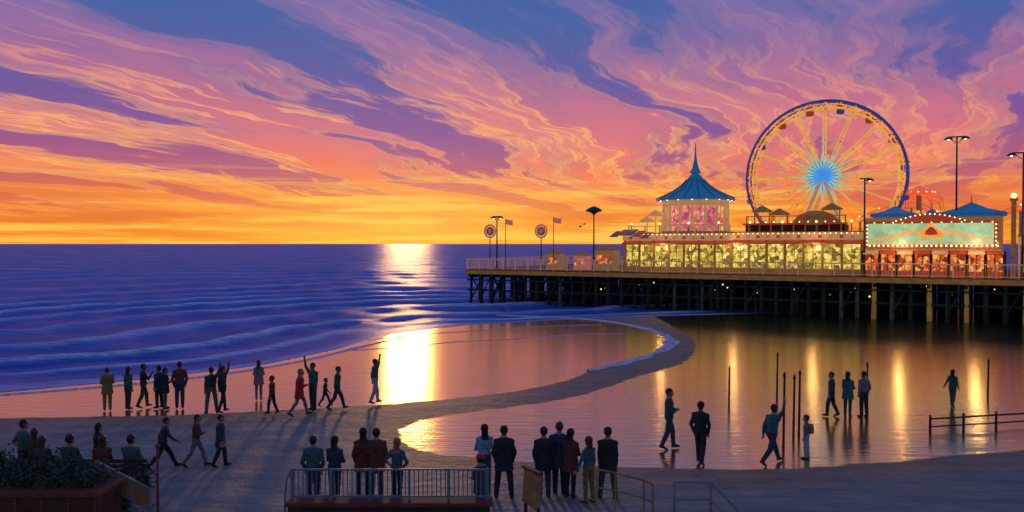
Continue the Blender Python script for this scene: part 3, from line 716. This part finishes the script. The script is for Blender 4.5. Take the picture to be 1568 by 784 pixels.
def person(kind,x,y,h=1.72,face=0.,pose='stand',top='navy',bot='black',hair=0,skin=0,sleeve=True,extra=(),z0=.04,head_turn=0.):
    """face: heading in degrees, 0 = towards the sea (+Y), 90 = towards -X"""
    fem = kind=='woman'; child=kind=='child'
    sw=.17 if fem else .19
    if child: sw=.175
    hs=1.28 if child else 1.10
    legs={'stand':((3,-2),(-3,-5)),'walk':((26,14),(-16,-38)),'stride':((32,24),(-22,-48)),'step':((16,4),(-8,-24)),'sit':((86,2),(80,-6)),'crouch':((70,-30),(50,-40)),'run':((48,-8),(-18,-70))}
    A={'stand':((4,10),(-3,8)),'walk':((-22,-6),(24,44)),'stride':((-28,-8),(30,52)),'step':((-12,4),(12,28)),'sit':((22,70),(26,60)),'crouch':((30,50),(40,50)),'run':((-35,20),(40,95))}
    base=pose.split('+')[0]; lg=legs.get(base,legs['stand']); ar=list(A.get(base,A['stand']))
    mods=pose.split('+')[1:]
    pel=Vector((0,0,.92)); B_=[]
    lean={'run':.14,'stride':.07,'walk':.03,'crouch':.25,'sit':.02}.get(base,0.)
    mb=MB()
    tight=1.06 if 'coat' not in extra else 1.2
    fl=.9 if fem else 1.
    prof=[(-.10,.13*1.05,.10),(-.03,.172,.122),(.05,.168,.12),(.15,.156*fl,.112),(.25,.165*fl,.118),(.35,.182*fl,.126),(.43,.17*fl,.112),(.49,.12*fl,.088),(.53,.070,.066)]
    def tor(zr): return Vector((0,lean*zr*2,.92+zr))
    loft(mb,[(0,tor(a_).y,.92+a_,rx*tight,ry*tight) for a_,rx,ry in prof])
    head=tor(.665 if not child else .68)+Vector((0,.02,0))
    mb.tube(tor(.46),head-Vector((0,.015,.04)),.070,.062,10,0,True)
    bones=[('torso',tor(-.02),tor(.46),.13)]
    k=hs
    mb.sphere(head+Vector((0,-.005,.02*k)),(.078*k,.096*k,.102*k),0,14,10)
    mb.sphere(head+Vector((0,.03*k,-.055*k)),(.056*k,.058*k,.058*k),0,12,8)
    mb.tube(head+Vector((0,.085*k,.01*k)),head+Vector((0,.108*k,-.025*k)),.010,.017,8,0,True)
    for sg in (-1,1): mb.sphere(head+Vector((sg*.08*k,-.005,-.005)),(.014,.022,.032),0,8,6)
    mb.sphere(head+Vector((0,-.018,.035*k)),(.092*k,.104*k,.100*k),0,14,10)
    if 'long' in extra or fem:
        mb.sphere(head+Vector((0,-.06,-.09)),(.09,.055,.17),0,12,8)
    if 'bun' in extra: mb.sphere(head+Vector((0,-.11,.07)),(.045,.045,.045),0,10,6)
    if 'hat' in extra:
        loft(mb,[(head.x,head.y-.01,head.z+.06*k,.15,.16),(head.x,head.y-.01,head.z+.08*k,.145,.155),(head.x,head.y-.01,head.z+.085*k,.104,.114),(head.x,head.y-.01,head.z+.15*k,.09,.10)])
    if 'cap' in extra:
        mb.sphere(head+Vector((0,-.005,.05*k)),(.095*k,.11*k,.085*k),0,12,8); mb.box(head+Vector((0,.12*k,.05*k)),(.12,.11,.025))
    joints={}
    for i,sg in enumerate((-1,1)):
        sh=tor(.425)+Vector((sg*sw,0,0)); a1,a2=ar[i]; out_=.05
        up=Vector((sg*out_*(1.2),math.sin(rad(a1)),-math.cos(rad(a1)))).normalized(); fo_=Vector((sg*.01,math.sin(rad(a2)),-math.cos(rad(a2)))).normalized()
        if ('up' in mods and i==1) or 'bothup' in mods:
            up=Vector((sg*.45,.15,.85)).normalized(); fo_=Vector((sg*.05,.12,1)).normalized()
        if 'point' in mods and i==1:
            up=Vector((sg*.8,.4,.15)).normalized(); fo_=Vector((sg*.8,.5,.3)).normalized()
        if 'phone' in mods and i==1:
            up=Vector((sg*.2,.55,-.75)).normalized(); fo_=Vector((-sg*.35,.5,.75)).normalized()
        if 'hips' in mods:
            up=Vector((sg*.55,-.2,-.8)).normalized(); fo_=Vector((-sg*.60,.30,-.62)).normalized()
        if 'pocket' in mods:
            up=Vector((sg*.24,-.14,-.92)).normalized(); fo_=Vector((-sg*.20,.32,-.9)).normalized()
        if 'hold' in mods and i==0:
            up=Vector((sg*.35,.1,-.9)).normalized(); fo_=Vector((sg*.45,.15,-.8)).normalized()
        if 'fold' in mods:
            up=Vector((sg*.15,.25,-.92)).normalized(); fo_=Vector((-sg*.75,.55,.12)).normalized()
        el=sh+up*.275; wr=el+fo_*.24; hd=wr+fo_*.08
        rr=.95 if fem else 1.06
        mb.tube(sh-Vector((sg*.03,0,0)),el,.066*rr,.052*rr,10,0,True); mb.tube(el,wr,.050*rr,.033*rr,10,0,True)
        mb.tube(tor(.40)+Vector((sg*.06,0,0)),sh,.085*rr,.066*rr,10,0,True)
        mb.tube(tor(.46),sh-Vector((sg*.02,0,-.01)),.075,.060*rr,10,0,True)
        mb.tube(wr,hd,.029,.032,10,0,True)
        bones+= [('uarm',sh,el,.05),('farm',el,wr,.035),('hand',wr+fo_*.02,hd+fo_*.05,.03)]
        joints[i]=(wr,hd,fo_,sg)
    for i,sg in enumerate((-1,1)):
        hp=pel+Vector((sg*.09,0,-.02)); a1,a2=lg[i]
        if 'wide' in mods: ox=sg*.14
        else: ox=sg*.015
        kn=hp+Vector((ox,math.sin(rad(a1)),-math.cos(rad(a1)))).normalized()*.43
        an=kn+Vector((ox*.6,math.sin(rad(a2)),-math.cos(rad(a2)))).normalized()*.42
        loose=1.0 if fem else 1.18
        mb.tube(hp,kn,.092,.066*loose,12,0,True); mb.tube(kn,an,.066*loose,.050*loose,12,0,True)
        mb.sphere(kn.lerp(an,.3)+Vector((0,-.015,0)),(.058,.060,.10),0,10,6)
        pitch=a2*.8 if a2<-15 else 0
        fd=Vector((sg*.12,math.cos(rad(pitch)),math.sin(rad(pitch))))
        toe=an+fd*.16+Vector((0,0,-.035)); heel=an-fd*.035+Vector((0,0,-.03))
        mb.tube(heel,toe,.042,.036,10,0,True); mb.tube(an,an+fd*.09+Vector((0,0,-.02)),.044,.038,8,0,True)
        bones+= [('thigh',hp,kn,.075),('shin',kn,an-(an-kn)*.06,.05),('foot',heel,toe,.038)]
    if 'skirt' in extra:
        loft(mb,[(0,0,.40,.24,.21),(0,0,.5,.225,.19),(0,0,.75,.19,.15),(0,0,.98,.145,.11)])
    if 'coat' in extra:
        loft(mb,[(0,-.01,.66,.235,.175),(0,0,.8,.215,.165),(0,0,1.0,.185,.14),(0,0,1.2,.185,.138)])
    if 'pack' in extra:
        mb.sphere(tor(.30)+Vector((0,-.19,0)),(.15,.10,.23),0,12,8); mb.sphere(tor(.2)+Vector((0,-.25,0)),(.11,.06,.1),0,10,6)
    me=bpy.data.meshes.new('tmp'); me.from_pydata(mb.v,[],mb.f); ob=bpy.data.objects.new('tmp',me); scene.collection.objects.link(ob)
    r=ob.modifiers.new('r','REMESH'); r.mode='VOXEL'; r.voxel_size=.017; r.use_smooth_shade=True
    sm=ob.modifiers.new('s','SMOOTH'); sm.factor=.5; sm.iterations=3
    dg=bpy.context.evaluated_depsgraph_get(); em=bpy.data.meshes.new_from_object(ob.evaluated_get(dg)); bpy.data.objects.remove(ob)
    nvv=len(em.vertices); co_=np.empty(nvv*3,np.float32); em.vertices.foreach_get('co',co_); co_=co_.reshape(-1,3)
    # cloth folds: small, irregular displacement below the neck
    sd_=x*3.1+y*1.7
    wgt=np.clip((1.40-co_[:,2])/.1,0,1)
    fold=.006*np.sin(co_[:,2]*38+co_[:,0]*22*np.sin(sd_)+sd_)*np.sin(co_[:,0]*17+co_[:,1]*29+sd_*2)
    rad_=np.hypot(co_[:,0],co_[:,1])+1e-4
    co_[:,1]+=fold*wgt; co_[:,0]+=fold*wgt*.6*np.sign(co_[:,0])
    nf=len(em.polygons); fc=np.empty(nf*3,np.float32); em.polygons.foreach_get('center',fc); fc=fc.reshape(-1,3)
    best=np.full(nf,1e9); idx=np.zeros(nf,int)
    mp_={'torso':0,'uarm':0,'farm':0 if sleeve else 2,'hand':2,'thigh':1,'shin':1 if 'shorts' not in extra and 'skirt' not in extra else 2,'foot':4}
    for nm,p0,p1,rr in bones:
        a_=np.array(p0);d=np.array(p1)-a_; T=np.clip(((fc-a_)@d)/(d@d),0,1); D=np.linalg.norm(fc-a_-T[:,None]*d,axis=1)-rr
        mk=D<best; best[mk]=D[mk]; idx[mk]=mp_[nm]
    hdz=fc-np.array(head)
    tz=fc[:,2]; torsoish=(idx==0)&(tz<.97)&(np.abs(fc[:,0])<.17)
    if 'coat' not in extra: idx[torsoish]=1
    if 'skirt' in extra: idx[(tz<.97)&(tz>.40)&(np.hypot(fc[:,0],fc[:,1])>.1)&(idx!=2)]=1; idx[(tz>.39)&(tz<.95)&(np.abs(fc[:,0])<.24)&(idx==2)&(best>.05)]=1
    if 'coat' in extra: idx[(tz>.64)&(tz<.95)&(idx==1)]=0
    neckm=(tz>tor(.525).z)&(np.abs(fc[:,0])<.12)&(np.abs(hdz[:,1])<.16)&(np.linalg.norm(hdz,axis=1)<.2); idx[neckm]=2
    hm=neckm&((hdz[:,2]>.055*hs)|((hdz[:,1]<.02)&(hdz[:,2]>-.07)&((np.abs(hdz[:,0])<.074*hs)|(hdz[:,2]>.02))))
    idx[hm]=3
    if fem or 'long' in extra: idx[(hdz[:,1]<-.02)&(hdz[:,2]>-.25)&(np.abs(hdz[:,0])<.1)&(fc[:,1]-head.y<-.05)&(tz>tor(.42).z)]=3
    if 'hat' in extra or 'cap' in extra: idx[(hdz[:,2]>.05*hs)&(np.abs(hdz[:,0])<.2)&(np.hypot(hdz[:,0],hdz[:,1])<.22)]=6
    if 'pack' in extra: idx[(fc[:,1]<tor(.3).y-.145)&(tz>1.0)&(tz<1.48)&(np.abs(fc[:,0])<.16)]=6
    vs=co_.tolist(); fs=[tuple(p.vertices) for p in em.polygons]
    fb=MB(); fb.v=vs; fb.f=fs; fb.m=idx.tolist(); fb.s=[True]*nf
    for i in (0,1):
        wr,hd,fd,sg=joints[i]; side=Vector((0,1,0)) if abs(fd.y)<.8 else Vector((0,0,1)); side=(side-fd*side.dot(fd)).normalized(); inw=fd.cross(side)*(sg)
        for kf,(off,ln) in enumerate(((.026,.070),(.009,.080),(-.009,.074),(-.025,.058))):
            p0=hd+side*off-fd*.01; p1=p0+fd*ln*.5+inw*.006; p2=p1+fd*ln*.4+inw*.024
            fb.tube(p0,p1,.0095,.0085,6,2,True); fb.tube(p1,p2,.0085,.0065,6,2,True)
        p0=wr+fd*.035+side*.026; p1=p0+side*.026+fd*.03; p2=p1+fd*.03+side*.006+inw*.01
        fb.tube(p0,p1,.012,.010,6,2,True); fb.tube(p1,p2,.010,.008,6,2,True)
    for sg in (-1,1): fb.sphere(head+Vector((sg*.031*k,.083*k,.012*k)),.011,5,8,6)
    fb.box(head+Vector((0,.088*k,-.052*k)),(.042,.006,.008),4)
    zmin=min(v_[2] for v_ in fb.v)
    full=1.77 if not child else 1.80
    sc=h/full
    bpy.data.meshes.remove(em)
    mt=Matrix.Translation((x,y,z0))@Matrix.Rotation(rad(face),4,'Z')@Matrix.Scale(sc,4)@Matrix.Translation((0,0,-zmin))
    xc=CL['black']
    if 'xred' in extra: xc=CL['red']
    if 'xtan' in extra: xc=CL['tan']
    return fb.build(kind,[CL[top],CL[bot],SK[skin],HR[hair],SH,EYE,xc],matrix=mt)

# group by the swash
person('man',-15.45,30.6,1.66,30,'stand+fold','olive','olive',1,0,extra=('coat',))
person('woman',-14.75,30.8,1.66,-20,'stand','teal','navy',0,0)
person('man',-14.3,31.1,1.72,-60,'step+phone','black','green',0,1)
person('man',-13.65,31.0,1.68,70,'stand+pocket','navy','black',0,0,extra=('coat',))
person('woman',-13.32,30.8,1.62,-60,'stand+fold','black','teal',0,0,extra=('coat',))
person('man',-12.85,31.0,1.84,20,'stand+pocket','brown','navy',0,1)
person('man',-11.25,30.0,1.78,35,'stand+up+wide','green','teal',0,0,extra=('pack',))
person('woman',-10.9,30.2,1.80,-40,'step+up','navy','black',1,0)
person('woman',-10.3,32.6,1.66,10,'stand+fold','grey','grey',1,0,extra=('coat',))
person('child',-8.95,29.9,1.45,80,'step','brown','black',0,0)
person('woman',-7.85,29.6,1.80,-70,'walk+fold','red','grey',2,0,extra=('coat',))
person('man',-7.6,30.6,1.85,150,'stand+up','teal','navy',0,1)
person('child',-7.3,31.3,1.15,-90,'walk','navy','navy',0,0)
person('man',-6.7,30.7,1.72,-70,'walk+pocket','green','navy',0,0)
person('man',-5.45,31.9,1.80,-60,'step+up','teal','ltblue',0,1,sleeve=False)
# second row
person('man',-9.85,22.6,1.55,-60,'stride','navy','black',0,0)
person('woman',-9.0,22.8,1.55,-80,'walk+fold','brown','grey',0,0)
person('man',-8.3,22.8,1.52,-75,'step+pocket','navy','black',0,0,extra=('coat',))
# groups by the fence
person('man',-4.82,19.4,1.74,0,'stand+pocket','teal','navy',0,0)
person('woman',-4.3,19.4,1.74,-15,'stand+fold','navy','black',0,0)
person('woman',-3.72,20.0,1.80,10,'stand+pocket','brown','black',0,1,extra=('coat',))
person('man',-3.38,19.95,1.80,5,'stand+pocket','brown','navy',0,0,extra=('coat',))
person('woman',-2.8,19.5,1.66,-20,'stand+hips','teal','black',2,0,sleeve=False)
person('woman',-.70,20.4,1.80,15,'stand+fold','ltblue','teal',0,0)
person('man',-.20,20.0,1.86,0,'stand+wide+pocket','black','black',0,0,extra=('coat',))
person('child',-.74,18.7,1.46,30,'stand+fold','green','black',0,0,extra=('cap','xred','coat'))
person('man',.8,20.1,1.80,10,'stand+pocket','black','navy',0,0,extra=('coat',))
person('man',1.20,20.3,1.88,-5,'stand+pocket','navy','black',1,0,extra=('coat',))
person('woman',1.46,20.0,1.78,-30,'stand+fold','brown','black',0,0,extra=('coat',))
person('woman',1.88,19.6,1.68,40,'stand+hold','teal','olive',1,0)
person('man',2.38,19.9,1.84,-10,'stand+wide','black','green',0,0,extra=('coat','cap'))
# on the wet sand
person('man',4.88,24.9,1.92,-90,'step+fold','green','navy',0,0,z0=.013)
person('man',5.46,23.2,1.84,-30,'step+pocket','black','black',0,1,extra=('cap',),z0=.013)
person('man',7.52,23.2,1.84,-60,'stride+up','teal','navy',0,0,z0=.013)
person('child',8.75,23.8,1.32,60,'stand','grey','ltblue',1,0,z0=.013,extra=('pack','xtan'))
person('man',11.8,29.6,1.68,60,'step+pocket','navy','black',0,0,z0=.013)
person('woman',12.4,29.6,1.70,-40,'stand+fold','teal','navy',0,0,z0=.013,extra=('coat',))
person('man',12.95,29.5,1.72,20,'stand+pocket','grey','black',0,1,z0=.013)
person('woman',17.2,31.3,1.5,-50,'step+hold','green','green',0,0,z0=.013)

postm=M('weathered_post',(.05,.04,.04),.8,.4,stretch=(1,1,.2))
for (x_,y_,h_) in ((8.6,31.8,1.5),(10.9,33,1.9),(8.4,24.8,2.4),(9.2,26.2,2.1),(9.45,26.4,2.2),(14.6,33,1.5),(19.7,33.2,1.6)):
    mb=MB(); mb.tube((0,0,-.3),(.03,0,h_),.045,.032,8,0,True); mb.tube((.02,0,h_-.12),(.03,0,h_-.05),.05,.05,8,0)
    mb.build('wooden_post',[postm],matrix=Matrix.Translation((x_,y_,.0)))
mb=MB()
for k in range(6):
    f=k/5; mb.tube((14.2+f*6.5,27.2+f*1.5,-.2),(14.2+f*6.5,27.2+f*1.5,.55),.05,.04,7,0,True)
mb.tube((14.2,27.2,.45),(20.7,28.7,.45),.035,.035,6,0); mb.tube((14.2,27.2,.18),(20.7,28.7,.18),.03,.03,6,0)
mb.build('timber_rail_fence',[postm])

# ------------------------------------------------------------------ foreground furniture
brick=M('red_brick_coping',(.24,.06,.04),.7,.3,6); fence_m=M('fence_paint',(.22,.30,.33),.45,.2); tan=M('tan_board',(.46,.28,.09),.6,.3); wood_f=M('bench_wood',(.10,.045,.025),.6,.4)
mb=MB(); mb.box((-2.75,18,.27),(4.5,.34,.54),0); mb.box((-2.75,18,.58),(4.6,.42,.09),1)
mb.build('low_wall',[darkbr,brick])
mb=MB()
x0,x1=-4.95,-.55
n=5
for i in range(n+1): mb.box((x0+(x1-x0)*i/n,18,.98),(.055,.055,.74),0)
for zz in (1.32,.72): mb.box(((x0+x1)/2,18,zz),(x1-x0,.045,.04),0)
for i in range(44): mb.tube((x0+(x1-x0)*(i+.5)/44,18,.72),(x0+(x1-x0)*(i+.5)/44,18,1.32),.014,.014,6,0)
mb.path([(x0,18,1.32),(x0-.12,18,1.1),(x0-.16,18,.7),(x0-.16,18,0)],.025,6,0)
mb.build('picket_fence',[fence_m])
mb=MB()
pts=[(1.9,18.0,1.32),(2.3,17.8,1.3),(2.9,17.6,1.2),(3.1,17.6,1.1)]
mb.path(pts,.025,8,0); mb.path([(p[0],p[1],p[2]-.4) for p in pts],.018,8,0)
for p in pts: mb.tube((p[0],p[1],0),p,.022,.022,6,0)
mb.build('curved_handrail',[tan])
mb=MB()
for zz in (1.18,.8,.42): mb.tube((3.55,17.5,zz),(4.35,17.5,zz),.022,.022,8,0)
for x_ in (3.55,4.35): mb.tube((x_,17.5,0),(x_,17.5,1.2),.03,.03,8,0)
for zz in (1.18,.8): mb.tube((4.35,17.5,zz),(4.95,17.2,zz-.62),.022,.022,8,0)
mb.tube((4.95,17.2,0),(4.95,17.2,.58),.03,.03,8,0)
mb.build('metal_handrail',[fence_m])
mb=MB()
mb.box((.45,18.1,.85),(.08,.62,.80),0,rz=.55,rx=.12)
for q_ in (-.26,.26): mb.box((.45-q_*math.sin(.55),18.1+q_*math.cos(.55),.25),(.06,.06,.5),1,rz=.55)
mb.box((.45,18.1,1.28),(.12,.7,.05),1,rz=.55)
mb.build('notice_board',[tan,wood_f])
mb=MB(); mb.box((-10.1,17.1,.58),(3.0,1.0,1.16),0); mb.box((-10.1,17.1,1.2),(3.12,1.12,.09),1)
for i in range(6): mb.box((-11.4+i*.55,16.59,.58),(.05,.03,1.1),1)
mb.build('timber_planter',[wood_f,brick])
leaf=M('leaf_green',(.035,.095,.045),.6,.6,3,bump=0)
def shrub(x_,y_,z_,rx,ry,rz,n):
    mb=MB(); mb.tube((0,0,-rz),(0,0,0),.05,.02,6,1)
    for k in range(7):
        a_=random.uniform(0,6.28); mb.tube((0,0,-rz*.5),(rx*.7*math.cos(a_),ry*.7*math.sin(a_),rz*random.uniform(-.2,.6)),.03,.01,5,1)
    for i in range(n):
        d=Vector((random.gauss(0,1),random.gauss(0,1),random.gauss(0,1))).normalized()*random.uniform(.45,1.08)*(1+.2*math.sin(i*.01*6))
        lump=1+.22*math.sin(d.x*5+x_)*math.sin(d.y*4+1)
        c=Vector((d.x*rx*lump,d.y*ry*lump,d.z*rz*lump)); a_=Vector((random.gauss(0,1),random.gauss(0,1),random.gauss(0,1))).normalized(); b_=a_.orthogonal().normalized(); s_=random.uniform(.03,.07)
        mb.add([c-a_*s_,c+b_*s_*.45,c+a_*s_,c-b_*s_*.45],[(0,1,2,3)],0)
    mb.build('shrub',[leaf,wood_f],matrix=Matrix.Translation((x_,y_,z_)))
for x_,rz in ((-11.2,.42),(-10.5,.30),(-9.75,.40),(-9.15,.28)): shrub(x_,17.15,1.22+rz*.75,.5,.42,rz,900)
shrub(-12.9,20.0,.6,.7,.5,.6,1300); shrub(-9.3,19.1,.5,.6,.5,.55,1100)
def bench(x_,y_,rz):
    mb=MB()
    for k in range(4): mb.box((0,-.18+k*.12,.45),(1.7,.1,.04),0)
    for k in range(3): mb.box((0,-.27-.02*k,.6+k*.13),(1.7,.035,.1),0,rx=.15)
    for sx in (-.7,.7):
        mb.box((sx,.15,.22),(.06,.06,.43),1); mb.box((sx,-.25,.45),(.06,.06,.9),1); mb.box((sx,-.05,.40),(.05,.45,.05),1)
    mb.build('park_bench',[wood_f,metal_d],matrix=Matrix.Translation((x_,y_,.05))@Matrix.Rotation(rz,4,'Z'))
bench(-11.6,20.4,0); bench(-10.1,20.5,0.05)
person('man',-12.75,20.9,1.80,-30,'stand+hips','teal','black',0,0,sleeve=False)
person('woman',-12.35,20.7,1.62,20,'stand+fold','green','black',1,0)
person('woman',-12.0,20.42,1.85,10,'sit','navy','black',1,0,z0=.05)
person('man',-11.3,20.42,1.9,-12,'sit','green','black',0,0,z0=.05)
person('woman',-10.5,20.5,1.85,20,'sit','brown','navy',1,1,z0=.05)
person('man',-9.8,20.55,1.85,-10,'sit','teal','black',0,0,z0=.05)
person('woman',-11.0,21.3,1.62,-30,'stand+fold','black','navy',0,0)
mb=MB()
mb.tube((-9.35,18,1.5),(-7.95,17.6,.98),.035,.035,8,0); mb.tube((-9.35,18,1.05),(-7.95,17.6,.55),.03,.03,8,0)
mb.box((-8.65,17.8,1.02),(1.46,.05,.32),1,rz=math.atan2(-.4,1.4),ry=.345)
for k in range(4):
    f=k/3; mb.tube((-9.35+1.4*f,18-.4*f,0),(-9.35+1.4*f,18-.4*f,1.5-.52*f),.03,.03,8,0)
mb.build('ramp_handrail',[fence_m,tan])
mb=MB(); mb.tube((0,0,0),(0,0,1.95),.035,.028,8,0); mb.sphere((0,0,1.98),.05,0,8,6); mb.tube((0,0,0),(0,0,.12),.07,.05,8,0)
mb.build('marker_pole',[brick],matrix=Matrix.Translation((-7.75,17.5,0)))

for (s,tt,zz,pw) in ((22,.6,6.0,90),(29,.6,6.0,90),(36,.6,6.0,90),(43,-.6,6.3,130),(48.5,-.6,6.3,130)):
    li=bpy.data.lights.new('shop_light','POINT'); li.energy=pw; li.color=(1,.62,.28); li.shadow_soft_size=.25
    o=bpy.data.objects.new('shop_light',li); scene.collection.objects.link(o); o.location=PM@Vector((s,tt,zz))
